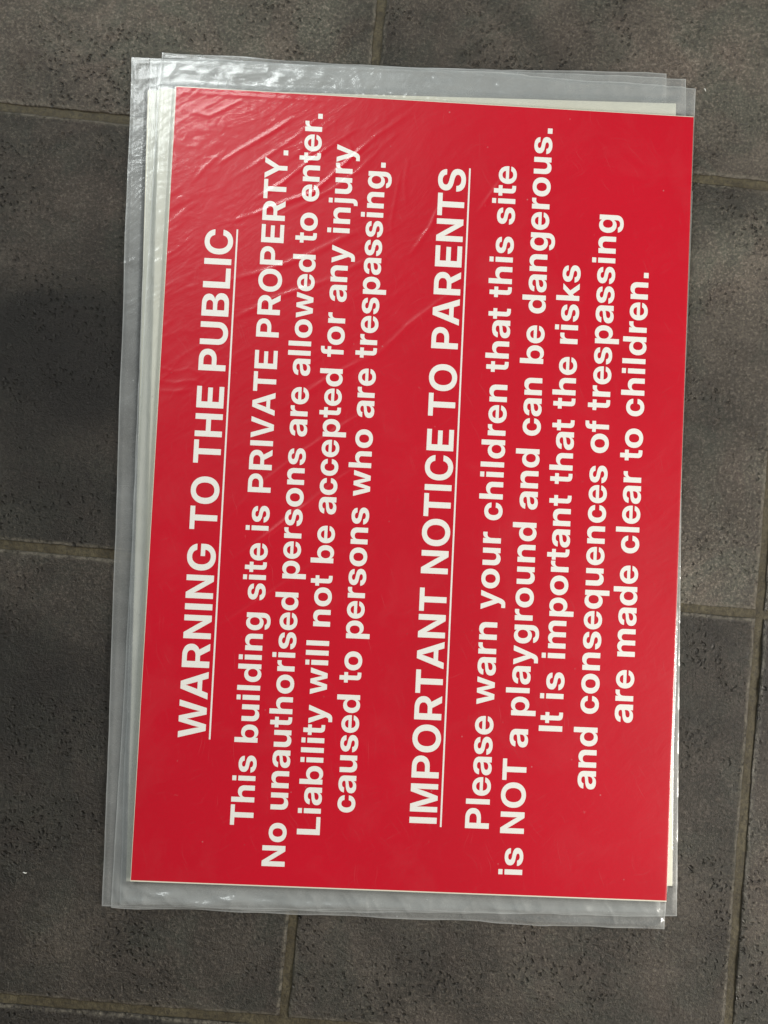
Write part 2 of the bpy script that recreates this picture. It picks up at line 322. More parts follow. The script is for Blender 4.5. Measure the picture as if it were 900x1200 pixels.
RIDGES = [
    (0.7, 1.4, [(-164.2, 241.1), (-148.0, 253.3), (-128.5, 265.8), (-108.3, 280.3)]),
    (0.35, 1.3, [(-159.5, 226.2), (-135.7, 242.8), (-110.6, 261.5), (-90.7, 280.0)]),
    (0.8, 1.6, [(-157.8, 195.3), (-133.7, 204.6), (-114.0, 213.6), (-91.1, 222.9), (-69.4, 245.3), (-45.7, 269.3), (-21.6, 288.1)]),
    (0.75, 1.3, [(-140.6, 212.1), (-115.5, 228.7), (-95.5, 246.5), (-76.7, 262.2), (-59.1, 275.2)]),
    (0.4, 1.2, [(-113.6, 204.4), (-95.2, 214.7), (-73.1, 229.2), (-57.5, 242.0), (-26.4, 277.1)]),
    (0.35, 1.5, [(-160.8, 250.6), (-174.4, 237.9), (-183.4, 224.8)]),
    (0.4, 1.3, [(-188.4, 280.8), (-173.3, 277.7), (-162.6, 283.7), (-148.1, 292.5)]),
    (0.35, 1.5, [(-69.2, 267.9), (-63.5, 258.3), (-67.6, 248.1)]),
    (0.3, 1.2, [(-24.8, 243.9), (-27.8, 223.8), (-30.7, 202.5), (-27.3, 184.2)]),
    (0.3, 1.4, [(-18.9, 257.6), (-21.8, 234.1), (-19.5, 214.4)]),
    (1.0, 2.0, [(-147.8, -36.8), (-122.6, -4.7), (-92.5, 21.3), (-60.8, 44.9), (-29.5, 66.0)]),
    (1.0, 2.0, [(-139.4, -61.4), (-101.4, -30.7), (-58.9, 6.1), (-33.9, 23.5)]),
    (0.7, 2.2, [(-155.4, 150.8), (-124.9, 160.3), (-93.2, 173.9), (-55.2, 195.8)]),
    (0.8, 2.0, [(-153.6, 118.2), (-117.3, 139.8), (-79.2, 155.0), (-41.3, 176.8)]),
    (0.5, 1.3, [(-200.5, 83.2), (-188.2, 79.9), (-177.4, 83.1), (-165.6, 78.5)]),
    (0.6, 1.3, [(-201.2, 72.7), (-187.7, 71.5), (-175.0, 74.1), (-166.5, 71.9)]),
    (0.5, 1.3, [(-200.8, 65.0), (-187.3, 65.0), (-172.7, 67.7)]),
    (1.1, 2.2, [(-148.7, -113.5), (-111.9, -86.3), (-74.9, -59.0), (-43.5, -44.7)]),
    (0.9, 2.2, [(-37.5, 98.2), (-12.8, 125.7), (12.3, 146.8), (37.8, 161.4)]),
    (1.0, 2.0, [(-106.5, 55.6), (-69.2, 83.5), (-31.3, 105.1)]),
    (0.3, 1.0, [(-193.8, 295.1), (-138.5, 295.1), (-73.1, 294.4)]),
    (0.2, 1.4, [(33.2, 267.3), (46.9, 254.7), (54.2, 238.5)]),
    (0.35, 1.4, [(-174.3, 306.9), (-164.2, 312.9), (-154.3, 322.8)]),
    (0.35, 1.2, [(-163.3, 307.6), (-160.3, 313.1), (-152.5, 314.3), (-145.7, 308.7)]),
    (0.4, 1.3, [(-208.3, 299.6), (-203.2, 313.2), (-197.4, 325.5)]),
    (0.35, 1.2, [(-210.6, 304.7), (-206.1, 318.3)]),
    (2.55, 2.2, [(-210.2, -308.8), (-188.2, -309.2), (-156.7, -312.4), (-106.4, -311.7), (-68.5, -312.2), (-17.9, -311.5)]),
    (3.23, 2.0, [(-206.7, -314.2), (-181.7, -313.9), (-150.3, -315.2), (-87.3, -314.7)]),
    (2.21, 2.0, [(-165.7, -318.9), (-143.8, -318.7)]),
    (2.21, 2.0, [(-153.4, -316.0), (-130.0, -317.0)]),
    (2.55, 2.0, [(-87.4, -312.9), (-55.8, -313.6), (-30.5, -313.3)]),
    (2.72, 2.0, [(-30.4, -313.9), (1.3, -314.0), (33.1, -314.0), (109.8, -318.1), (193.3, -318.8)]),
    (2.04, 2.2, [(7.3, -307.5), (58.3, -308.1), (83.9, -310.3), (148.1, -313.5)]),
    (2.04, 2.0, [(58.7, -318.1), (109.9, -320.6), (148.4, -321.0)]),
    (2.55, 2.0, [(185.0, -322.2), (193.3, -320.0), (199.6, -316.7)]),
    (2.04, 1.8, [(-201.1, -304.1), (-181.9, -310.8), (-160.0, -308.8)]),
    (0.9, 1.8, [(-84.2, 319.1), (-74.0, 313.0), (-65.9, 308.2)]),
    (0.9, 1.8, [(-57.8, 316.7), (-28.3, 317.1), (4.7, 315.1), (24.4, 318.3)]),
    (0.8, 1.6, [(-47.5, 307.3), (-8.2, 309.6), (11.6, 308.8), (31.3, 311.3)]),
    (0.7, 1.8, [(-185.3, 317.6), (-139.6, 315.7), (-100.4, 316.8), (-80.5, 310.6)]),
    (0.8, 1.8, [(57.2, 323.6), (110.3, 321.5), (150.2, 322.5)]),
    (0.7, 1.8, [(-171.5, 303.1), (-139.4, 311.7), (-120.0, 315.6)]),
    (0.5, 1.5, [(117.3, 312.5), (163.9, 311.2), (190.6, 308.8)]),
    (0.9, 2.0, [(-120.3, -48.3), (-92.9, -21.3), (-70.9, -10.6)]),
    (0.9, 1.8, [(-15.2, 178.2), (0.0, 202.2), (8.8, 225.9)]),
    (0.8, 1.8, [(35.5, 214.2), (50.9, 238.3), (66.7, 255.9)]),
    (2.6, 2.0, [(-106.3, -314.2), (-81.0, -314.5), (-60.8, -314.4)]),
    (2.4, 1.9, [(-46.5, -309.5), (-30.6, -310.1), (-11.6, -310.7)]),
    (2.4, 1.9, [(-137.9, -310.4), (-112.7, -311.3)]),
    (2.4, 2.0, [(1.3, -315.2), (39.5, -316.3)]),
    (2.2, 2.0, [(84.3, -318.4), (122.7, -319.5)]),
    (2.4, 2.0, [(-200.4, -316.5), (-178.5, -315.7)]),
]

def margin_wrinkles(x, y, d_board, seed, amp):
    """film beyond the board is loose and buckles; fades to nothing on the board"""
    m = np.clip(d_board / 0.006, 0, 1)
    w = amp * m * (0.9 * fbm(x, y, 0.03, seed, 2) + 0.35 * fbm(x * 0.5, y * 0.5, 0.006, seed + 3, 2))
    rd = (1 - 2 * np.abs(fbm(x * 0.25, y + 0.02 * fbm(x, y, 0.04, seed + 8, 2), 0.013, seed + 5, 3) - 0.5)) ** 7
    rd2 = (1 - 2 * np.abs(fbm(x + y * 0.6, y * 0.5 - x * 0.3, 0.022, seed + 7, 2) - 0.5)) ** 9
    fade = np.clip(np.abs(y) / 0.05 - 5.2, 0.25, 1)
    w = w + m * amp * fade * (0.75 * rd + 0.8 * rd2)
    return w
def crimp(x, y, u, v, w, h, seed, top_only_to):
    """tiny puckers along the line where the film bends down over the top rim of the board"""
    dd = np.abs(v - (h / 2 + 0.0025))
    return 0.00055 * np.exp(-(dd / 0.0018) ** 2) * np.clip(vnoise(x, y, 0.0026, seed) * 2 - 0.7, 0, 1) * np.clip((top_only_to - u) / 0.05, 0, 1)

def grid_mesh(name, parent, quad, nu, nv, zf, cloudy, mat):
    U, V = np.meshgrid(np.linspace(0, 1, nu), np.linspace(0, 1, nv))
    q = [np.array(p) for p in quad]   # TL, TR, BR, BL
    X = (1 - V) * ((1 - U) * q[0][0] + U * q[1][0]) + V * ((1 - U) * q[3][0] + U * q[2][0])
    Y = (1 - V) * ((1 - U) * q[0][1] + U * q[1][1]) + V * ((1 - U) * q[3][1] + U * q[2][1])
    # cut edges are never quite straight
    eu = np.minimum(U, 1 - U); ev = np.minimum(V, 1 - V)
    Y = Y + np.exp(-ev * 60) * 0.0042 * (fbm(X, Y * 0, 0.05, 4.4 + quad[0][0] * 90, 3) - 0.5)
    X = X + np.exp(-eu * 60) * 0.0016 * (fbm(X * 0, Y, 0.06, 8.4 + quad[0][0] * 90, 3) - 0.5) * np.clip(1 - U * 1.3, 0, 1)
    Z = zf(X, Y, U, V)
    idx = np.arange(nu * nv).reshape(nv, nu)
    faces = np.stack([idx[1:, :-1], idx[1:, 1:], idx[:-1, 1:], idx[:-1, :-1]], -1).reshape(-1, 4)
    me = bpy.data.meshes.new(name)
    me.vertices.add(nu * nv); me.vertices.foreach_set('co', np.stack([X, Y, Z], -1).ravel())
    me.loops.add(faces.size); me.loops.foreach_set('vertex_index', faces.ravel().astype(np.int32))
    me.polygons.add(len(faces)); me.polygons.foreach_set('loop_start', np.arange(0, faces.size, 4, dtype=np.int32))
    me.update(calc_edges=True); me.validate()
    me.polygons.foreach_set('use_smooth', np.ones(len(me.polygons), dtype=bool))
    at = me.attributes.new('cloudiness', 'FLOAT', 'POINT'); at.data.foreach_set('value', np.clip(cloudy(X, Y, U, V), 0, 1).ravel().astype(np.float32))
    me.materials.append(mat)
    o = bpy.data.objects.new(name, me); COL.objects.link(o); o.parent = parent
    return o

def box_board(name, w, h, t, mat, parent, bevel=0.0002):
    x, y = w / 2, h / 2; b = bevel
    v = []
    for z, k in ((0, 0), (t - b, 0), (t, b)):
        v += [(-x + k, -y + k, z), (x - k, -y + k, z), (x - k, y - k, z), (-x + k, y - k, z)]
    f = [(3, 2, 1, 0), (8, 9, 10, 11)]
    for r in (0, 4):
        for k in range(4): f.append((r + k, r + (k + 1) % 4, r + 4 + (k + 1) % 4, r + 4 + k))
    return mesh_obj(name, v, f, mat, parent)

STACK = [
    dict(quad=[(-0.2369, 0.3231), (0.1795, 0.3360), (0.1975, -0.3130), (-0.2214, -0.3218)], board=(-0.0135, 0.004, R(1.75)), seed=1.0, front=False, ridges=[(0.45, 1.2, [(-235.4, 208.7), (-234.3, 179.2), (-234.9, 166.1)]), (0.4, 1.2, [(-234.8, 154.3), (-234.5, 126.9), (-235.2, 106.0)]), (0.35, 1.3, [(-235.9, 162.7), (-230.8, 162.4), (-225.2, 166.6)]), (0.3, 1.2, [(-236.3, 323.1), (-232.8, 308.0), (-226.4, 298.5)]), (0.35, 1.2, [(-229.7, 299.6), (-226.6, 313.1), (-223.3, 323.9)]), (0.35, 1.0, [(-236.6, 307.2), (-226.9, 307.1), (-214.0, 308.5)]), (0.25, 1.2, [(-235.4, 87.8), (-234.4, 49.0), (-233.4, 10.4)])]),
    dict(quad=[(-0.2215, 0.3240), (0.1950, 0.3334), (0.2105, -0.3125), (-0.2085, -0.3195)], board=(-0.0042, 0.0048, R(1.75)), seed=5.0, front=False),
    dict(quad=[(-0.2139, 0.3299), (0.2030, 0.3252), (0.2014, -0.3232), (-0.2145, -0.3213)], board=(0.0, 0.0, 0.0), seed=9.0, front=True),
]
LABELS = [('blank white sign board lowest in the stack, showing along the left edge', 'clear plastic sleeve lowest in the stack, reaching furthest left'),
          ('blank white sign board in the middle of the stack, cream strip showing at lower right', 'clear plastic sleeve in the middle of the stack, its corner poking out at lower right'),
          ('red warning notice with white lettering on top of the stack', 'clear wrinkled plastic sleeve around the red warning notice on top')]

sleeves = []; signs = []
for k, S in enumerate(STACK):
    q = S['quad']; bx, by, br = S['board']; sd = S['seed']; front = S['front']
    # signed distance to the sleeve outline through its centre and mean size (only used for masks)
    P = np.array(q)
    # inside test of the quad
    ins = np.full(FX.shape, 9.0)
    for a in range(4):
        p0, p1 = P[a], P[(a + 1) % 4]; d = p1 - p0; d = d / np.hypot(*d)
        ins = np.minimum(ins, -(d[0] * (FY - p0[1]) - d[1] * (FX - p0[0])))
    inside = ins > 0
    ub, vb, db = in_rect(FX, FY, bx, by, br, 0.4, 0.6)
    zb = support[(db < 0)].max() + 0.00015                      # the rigid board rests on the highest point below it
    # back film: lies on what is below, pressed by the board
    back = np.where(inside, support + 0.00006, support)
    # front film
    top = np.where(db < 0.0004, zb + BOARD_T + 0.00016, back + 0.00025)
    top = tent(top, 0.55 if not front else 0.7, 10)
    top = np.maximum(blur(top, 1), np.where(db < 0.0004, zb + BOARD_T + 0.00014, 0))
    if front:
        wx = FX; wy = FY
        loose = np.clip((0.12 - wx) / 0.32, 0, 1) * np.clip((wy + 0.22) / 0.45, 0, 1)    # slack gathers at the upper left
        ang = R(38); al = wx * math.cos(ang) + wy * math.sin(ang); ac = -wx * math.sin(ang) + wy * math.cos(ang)
        ac2 = ac + 0.022 * (fbm(wx, wy, 0.11, 31, 2) - 0.5)
        w = 0.00028 * loose * np.clip(fbm(wx, wy, 0.06, 71, 2) * 3 - 0.9, 0.15, 1) * (1 - 2 * np.abs(fbm(al * 0.2, ac2, 0.010, 41, 3) - 0.5)) ** 5
        w += 0.00010 * loose * (1 - 2 * np.abs(fbm(wx, wy, 0.012, 43, 3) - 0.5)) ** 6
        w += 0.00070 * loose * fbm(al * 0.25, ac2, 0.05, 47, 2)
        w += 0.00016 * fbm(wx, wy, 0.03, 51, 3)
        w2 = 0 * w
        for (a, wd, pts) in RIDGES:
            d_, t_ = seg_dist(FX, FY, pts)
            jag = 1 + 0.7 * (vnoise(FX, FY, 0.016, len(pts) + a) - 0.5)
            w2 += a * 0.0006 * jag * np.exp(-(d_ / (wd * 0.00085)) ** 2) * np.sin(np.pi * np.clip(t_, 0.02, 0.98)) ** 0.6
        top = top + w * np.clip(1 - db / 0.02, 0, 1) * np.clip(ins / 0.004, 0, 1) + blur(w2, 2) * np.clip(ins / 0.002, 0, 1)
    for (a, wd, pts) in S.get('ridges', []):
        d_, t_ = seg_dist(FX, FY, pts)
        top = top + a * 0.001 * np.exp(-(d_ / (wd * 0.001)) ** 2) * np.sin(np.pi * np.clip(t_, 0.02, 0.98)) ** 0.5 * (0.6 + 0.8 * vnoise(FX, FY, 0.005, 3))
    top = top + margin_wrinkles(FX, FY, db, sd, 0.0009 if front else 0.0006) * np.clip(ins / 0.003, 0.12, 1)
    top = top + crimp(FX, FY, ub, vb, 0.4, 0.6, sd + 2, 0.12 if front else -0.1)
    # welded seam: a raised line just inside the left and bottom rims
    top = top + 0.00040 * np.clip(db / 0.003 - 0.5, 0, 1) * np.exp(-((ins - 0.0040 - 0.0008 * (fbm(FX, FY, 0.03, sd + 30, 2) - 0.5)) / 0.0009) ** 2) * (0.4 + 0.8 * vnoise(FX, FY, 0.02, sd + 31))
    # where the rim runs close to the board the film slopes straight down to the weld instead of buckling
    near = np.clip((0.009 - (ins + np.maximum(db, 0))) / 0.003, 0, 1) * (db > 0.0004) * (FX > 0.1)
    lin = back + 0.0002 + np.clip(zb + BOARD_T - back, 0, 0.01) * np.clip(ins / (ins + np.maximum(db, 0) + 1e-5), 0, 1)
    top = top * (1 - near) + lin * near
    top = np.where(inside, np.maximum(top, back + 0.00012), support)
    topf = top; backf = back
    sleeve = empty('plastic_sleeve', (0, 0, 0))
    tag(sleeve, LABELS[k][1], 'plastic sleeve', 'clear plastic sleeves in the stack')
    rim_d = lambda X, Y: in_rect(X, Y, bx, by, br, 0.4, 0.6)[2]
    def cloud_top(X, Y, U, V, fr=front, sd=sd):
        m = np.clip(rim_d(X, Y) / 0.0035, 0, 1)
        e = np.clip(1 - np.minimum(np.minimum(U * 415, (1 - U) * 415), np.minimum(V * 650, (1 - V) * 650)) / 1.0, 0, 1)  # bright edge highlight painted as extra haze along the outline
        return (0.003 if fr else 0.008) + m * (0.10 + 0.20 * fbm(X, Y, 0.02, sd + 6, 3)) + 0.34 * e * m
    def cloud_back(X, Y, U, V, sd=sd):
        m = np.clip(rim_d(X, Y) / 0.0035, 0, 1)
        return 0.01 + m * (0.09 + 0.06 * fbm(X, Y, 0.03, sd + 16, 2))
    n1 = (520, 815) if front else (380, 590)
    def z_top(X, Y, U, V, F=topf): 
        return sample(F, X, Y)
    # grow the field past the outline so that rim vertices do not sample what lies outside it
    def grow(F, base):
        out = F.copy(); m = inside.copy()
        for _ in range(4):
            Pm = np.pad(m, 1); Pf = np.pad(np.where(m, out, 0), 1)
            cnt = Pm[:-2, 1:-1].astype(float) + Pm[2:, 1:-1] + Pm[1:-1, :-2] + Pm[1:-1, 2:]
            sm = Pf[:-2, 1:-1] + Pf[2:, 1:-1] + Pf[1:-1, :-2] + Pf[1:-1, 2:]
            new = (~m) & (cnt > 0)
            out = np.where(new, sm / np.maximum(cnt, 1), out); m = m | new
        return out
    gt = grow(topf, support); gb = grow(backf, support)
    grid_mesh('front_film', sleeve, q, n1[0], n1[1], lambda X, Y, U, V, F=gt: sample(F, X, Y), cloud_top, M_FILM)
    grid_mesh('back_film', sleeve, q, 170, 260, lambda X, Y, U, V, F=gb: sample(F, X, Y), cloud_back, M_FILM)
    sleeves.append(sleeve)
    # the board
    t = empty('warning_sign' if front else 'sign_board', (bx, by, zb)); t.rotation_euler = (0, 0, br)
    tag(t, LABELS[k][0], 'warning sign' if front else 'sign board', None if front else 'blank white boards in the stack')
    box_board('board', 0.4, 0.6, BOARD_T, M_BOARD, t)
    signs.append(t)
    support = np.where(inside, top + 0.00006, support)
    support = blur(tent(support, 0.8, 5), 1)

# ------------------------------------------------------------------ print on the top notice
GLYPHS = {".":[278,["64,0 214,0 214,146 64,146"]],
"A":[722,["20,0 267,718 455,718 702,0 541,0 430,349 420,384 409,419 399,455 388,491 377,529 366,569 354,612 342,657 381,657 369,612 357,569 345,529 334,491 323,455 313,419 302,384 291,349 177,0","177,156 177,275 545,275 545,156"]],
"B":[722,["76,0 76,718 383,718 422,717 459,712 493,705 523,695 550,682 574,667 594,650 611,630 624,609 633,585 639,560 641,533 640,513 636,494 631,477 624,460 615,445 604,431 591,418 576,407 560,397 543,388 524,381 503,375 503,374 526,371 548,366 568,359 588,349 605,337 621,324 635,308 647,291 657,271 664,250 668,227 669,202 667,173 661,146 652,121 638,97 621,75 600,56 576,40 547,26 516,14 481,6 442,2 400,0","231,117 378,117 407,118 433,123 455,130 473,141 488,155 499,171 505,189 507,211 506,225 504,239 499,251 492,262 484,273 474,282 462,290 449,296 434,301 418,305 400,307 381,308 231,308","231,420 371,420 388,420 404,422 418,426 431,431 443,437 453,444 462,452 470,462 475,473 480,484 482,497 483,510 481,530 476,548 466,563 453,577 437,587 418,595 396,600 371,601 231,601"]],
"C":[722,["376,-19 329,-16 285,-8 244,7 205,27 170,52 138,83 110,118 87,158 68,202 55,250 47,302 44,359 47,415 55,468 68,516 87,561 110,601 138,636 169,666 205,691 244,711 285,726 329,734 376,737 406,736 435,732 463,726 490,718 516,707 540,695 562,680 583,663 603,645 620,624 636,602 650,578 662,553 671,526 679,497 684,467 538,467 535,483 530,498 524,512 518,525 510,537 502,548 493,558 483,568 472,576 461,583 449,589 436,594 422,598 408,601 393,603 378,603 350,602 323,596 299,587 276,573 257,557 239,537 224,514 212,488 202,460 195,429 191,395 189,359 191,322 195,289 202,258 212,229 224,204 239,181 256,161 276,145 299,131 323,122 350,116 378,115 393,115 408,117 422,120 436,124 448,129 460,135 472,142 483,150 492,159 502,169 510,181 517,193 524,206 530,220 535,234 538,250 684,250 679,220 671,192 662,165 650,139 636,115 620,93 602,73 583,54 562,38 539,23 515,10 490,0 463,-8 435,-14 406,-18"]],
"E":[667,["76,0 76,718 621,718 621,591 233,591 233,425 592,425 592,301 233,301 233,127 621,127 621,0"]],
"G":[778,["390,-19 340,-16 293,-7 250,8 209,28 172,54 140,85 112,120 88,160 69,205 55,252 47,304 44,359 47,415 55,468 69,516 89,561 114,601 142,636 175,666 212,691 252,711 295,726 340,734 388,737 419,736 449,732 478,727 506,719 532,708 558,696 581,682 604,666 624,648 643,628 659,607 674,585 686,560 696,535 703,508 708,480 555,480 552,494 547,507 542,519 536,531 528,542 520,552 511,561 501,570 490,577 478,584 466,590 452,595 438,599 424,601 409,603 393,603 363,602 336,596 310,587 287,574 266,557 248,537 232,515 219,489 209,460 201,429 197,395 195,359 197,322 201,289 209,257 219,229 232,203 248,180 267,161 288,144 311,131 337,122 364,116 394,115 419,116 442,119 464,126 484,134 502,145 518,158 532,172 544,189 554,207 560,226 565,247 566,270 602,267 407,267 407,382 713,382 713,289 710,245 703,203 690,164 672,128 649,96 622,67 592,42 557,20 520,3 479,-9 436,-17"]],
"H":[722,["71,0 71,718 214,718 214,430 508,430 508,718 651,718 651,0 508,0 508,303 214,303 214,0"]],
"I":[278,["64,0 214,0 214,718 64,718"]],
"L":[611,["76,0 76,718 234,718 234,127 583,127 583,0"]],
"M":[833,["69,0 69,718 263,718 370,383 373,372 377,358 381,344 385,328 390,311 394,294 399,277 404,259 408,241 413,224 417,207 421,190 425,175 429,160 432,147 435,136 401,136 404,147 407,160 411,175 415,190 419,207 423,224 427,241 432,259 437,277 441,294 446,311 450,328 455,344 458,358 462,372 465,383 570,718 765,718 765,0 634,0 634,341 634,354 635,368 635,383 635,399 635,416 636,433 636,451 637,470 637,489 638,508 638,527 639,546 639,565 639,584 640,602 640,620 656,620 651,601 646,581 640,562 635,542 630,522 625,502 620,483 615,464 610,446 605,428 600,411 596,395 592,380 588,366 584,353 581,341 471,0 363,0 253,341 249,353 246,366 242,380 237,395 233,411 228,428 223,446 218,464 213,483 208,502 202,522 197,542 191,562 186,581 181,601 175,620 194,620 195,602 195,584 195,565 196,546 196,527 196,508 197,489 197,470 198,451 198,433 199,416 199,399 199,383 200,368 200,354 200,341 200,0"]],
"N":[722,["69,0 69,718 219,718 441,351 446,342 452,331 459,319 467,306 475,291 483,276 491,261 500,245 509,228 517,213 525,197 533,182 517,144 516,161 515,179 515,198 514,219 513,240 513,261 512,281 512,301 512,320 512,336 512,351 512,363 512,718 654,718 654,0 503,0 302,333 296,344 288,356 280,371 271,387 261,404 251,422 240,442 228,463 217,485 205,507 192,530 180,553 205,570 206,544 208,519 209,494 209,470 210,448 210,427 211,407 211,389 211,372 211,357 211,344 211,333 211,0"]],
"O":[778,["389,-19 341,-16 296,-7 253,7 212,27 175,52 143,83 114,118 89,158 69,202 55,250 47,302 44,359 47,415 55,467 69,516 89,560 114,600 143,635 175,666 212,691 253,711 296,726 341,734 389,737 437,734 482,726 525,711 566,691 602,666 635,635 664,600 689,560 709,516 723,467 731,415 734,359 731,302 723,250 709,202 689,158 664,118 635,82 602,52 566,27 525,7 482,-8 437,-16","389,115 416,116 442,122 466,131 489,143 510,159 528,178 544,201 557,226 568,255 576,287 580,321 582,359 580,396 576,431 568,463 557,491 544,517 528,540 510,559 489,575 466,587 442,596 416,602 389,603 362,602 336,596 312,587 289,575 269,559 250,540 234,517 221,491 210,463 202,431 198,396 196,359 198,321 202,287 210,255 221,226 234,201 250,178 269,159 289,143 312,131 336,122 362,116"]],
"P":[667,["76,0 76,718 362,718 401,716 438,711 472,702 503,689 531,673 556,655 577,633 595,608 609,580 619,550 625,517 627,482 625,448 619,415 609,385 594,357 576,332 555,310 530,292 502,276 470,263 436,254 399,249 360,247 159,247 159,371 352,371 371,372 389,375 406,379 421,385 434,392 446,401 456,412 465,423 472,437 477,451 480,466 481,482 480,499 477,515 472,529 465,542 456,553 446,564 434,572 421,580 406,586 389,590 371,593 352,594 226,594 226,0"]],
"R":[722,["76,0 76,718 381,718 423,716 461,711 497,702 530,689 559,673 585,655 607,633 626,608 641,580 652,550 658,517 660,482 658,448 651,416 640,387 624,359 605,335 581,313 554,295 524,279 490,267 454,258 414,253 372,251 170,251 170,370 372,370 392,371 410,374 427,378 443,384 457,392 470,401 481,411 490,423 497,436 502,451 505,466 506,482 505,499 502,515 497,529 490,542 480,554 470,564 457,573 443,581 427,587 410,591 391,594 371,595 233,595 233,0","508,0 334,324 499,324 677,0"]],
"S":[667,["337,-19 292,-17 250,-12 212,-2 176,11 145,27 118,47 94,71 74,97 59,127 48,159 41,195 39,233 186,233 187,214 191,196 197,179 205,164 215,151 227,139 241,129 257,120 275,114 295,109 316,106 338,105 359,106 378,108 396,112 412,117 427,123 440,131 451,140 461,150 469,161 474,173 477,185 479,199 478,211 475,221 471,231 465,240 457,249 448,257 436,264 423,271 407,277 389,283 369,289 347,294 269,311 218,324 174,341 137,362 107,385 83,412 67,443 57,477 53,514 55,547 62,577 73,605 88,631 107,655 130,676 156,694 186,709 219,721 254,730 292,735 332,737 373,735 411,730 446,721 479,709 508,693 534,674 556,652 575,627 590,599 601,569 608,536 611,500 469,500 465,525 457,547 445,566 429,583 409,596 387,605 361,611 333,613 315,612 298,610 282,606 267,601 253,595 241,587 231,579 222,569 214,558 209,547 206,535 205,522 206,511 208,501 212,491 218,483 225,475 235,467 246,460 259,454 274,448 291,442 311,437 332,432 402,416 431,410 457,402 482,394 504,385 525,376 543,365 560,354 575,342 588,329 599,314 608,299 616,283 621,266 626,248 628,229 629,209 627,175 620,143 609,114 594,87 574,63 551,42 524,24 493,9 459,-3 421,-12 381,-17"]],
"T":[611,["14,591 14,718 598,718 598,591 380,591 380,0 232,0 232,591"]],
"U":[722,["362,-19 319,-17 280,-11 243,0 209,14 178,33 151,54 128,79 108,107 92,138 81,172 74,207 72,245 72,718 214,718 214,257 215,237 219,217 224,199 232,182 242,166 254,152 268,140 284,130 301,121 320,115 340,112 362,111 383,112 404,115 422,121 440,130 455,140 469,152 481,166 491,182 499,199 504,217 508,237 509,257 509,718 651,718 651,245 649,207 642,172 631,138 615,107 595,79 572,54 545,33 514,14 480,0 444,-11 404,-17"]],
"V":[667,["250,0 19,718 167,718 273,369 283,335 292,301 302,265 312,227 323,188 334,148 345,105 357,61 318,61 329,105 341,148 351,188 361,227 371,265 381,301 390,335 399,369 502,718 648,718 422,0"]],
"W":[944,["190,0 5,718 156,718 237,361 242,339 247,317 251,295 256,273 260,250 264,228 268,206 272,184 277,162 281,140 284,117 288,95 260,95 264,117 268,140 273,162 277,184 281,206 286,228 290,250 295,273 300,295 304,317 309,339 314,361 400,718 544,718 629,361 634,339 639,317 644,295 649,273 654,250 658,228 663,206 667,184 671,162 676,140 680,117 684,95 655,95 659,117 663,140 667,162 671,184 675,206 679,228 684,250 688,273 693,295 697,317 702,339 706,361 787,718 939,718 754,0 595,0 498,392 492,414 487,437 482,462 477,487 471,514 466,543 459,573 453,605 491,605 484,573 478,543 472,514 467,487 462,462 457,437 451,414 446,392 349,0"]],
"Y":[667,["267,0 267,268 15,718 176,718 292,502 300,488 308,473 315,458 323,443 330,429 338,414 345,399 353,384 322,384 329,399 336,414 343,429 350,443 358,458 365,473 373,488 380,502 493,718 653,718 405,268 405,0"]],
"a":[556,["217,-14 190,-13 165,-10 142,-4 120,4 100,14 82,26 67,41 53,58 43,77 35,98 31,121 29,147 30,169 33,189 39,207 46,223 55,238 66,251 79,262 93,272 108,281 125,289 142,295 161,300 181,305 201,309 221,312 242,314 266,317 287,319 305,321 322,324 335,326 347,329 356,333 364,337 369,342 373,348 376,355 377,363 377,366 376,376 374,385 371,394 366,402 360,409 353,415 345,421 335,425 325,429 313,432 301,433 288,434 274,433 261,432 249,429 238,425 228,420 219,415 211,408 204,401 199,392 194,384 191,374 190,364 46,364 50,391 57,416 67,439 80,461 96,480 116,497 138,511 163,524 192,533 222,540 256,545 292,546 319,545 345,543 369,539 392,533 413,526 432,518 450,508 466,497 480,484 492,470 503,455 511,438 518,421 523,402 526,382 527,361 527,-5 378,-5 378,71 376,71 369,58 360,47 351,36 341,26 329,17 317,9 304,2 289,-4 273,-8 256,-11 237,-13","259,90 277,91 293,94 308,98 322,104 335,111 346,120 355,129 363,140 370,152 374,165 377,178 378,192 378,246 374,245 370,243 365,241 360,240 355,238 349,237 342,235 335,233 328,232 320,230 312,229 304,228 295,226 286,225 277,223 268,222 255,220 243,217 232,214 221,210 211,205 202,200 194,194 187,187 182,179 178,171 175,162 175,151 175,142 177,134 181,126 185,119 191,112 198,107 206,102 215,98 224,95 235,92 247,91"]],
"b":[611,["355,-14 339,-13 323,-12 308,-8 293,-4 278,1 265,8 253,16 241,26 230,36 220,48 211,61 203,75 202,-3 61,-3 61,718 204,718 204,437 214,450 223,462 233,473 244,483 256,491 268,499 281,505 295,510 309,514 325,516 340,518 357,519 388,517 418,510 446,500 472,485 496,467 517,445 535,420 550,391 562,360 571,327 576,291 578,253 576,214 571,178 562,144 550,113 535,84 517,59 496,38 473,19 447,5 419,-6 388,-12","318,102 335,103 351,107 366,112 379,120 391,130 402,142 411,155 419,171 425,189 430,209 432,230 433,253 432,276 430,297 425,317 419,334 411,350 402,364 391,376 379,386 366,393 351,399 335,402 318,403 301,402 284,399 269,393 255,385 242,374 231,362 221,348 213,332 206,315 201,296 198,275 197,253 198,231 201,210 206,191 213,173 221,157 231,143 242,131 255,121 269,113 284,107 301,103"]],
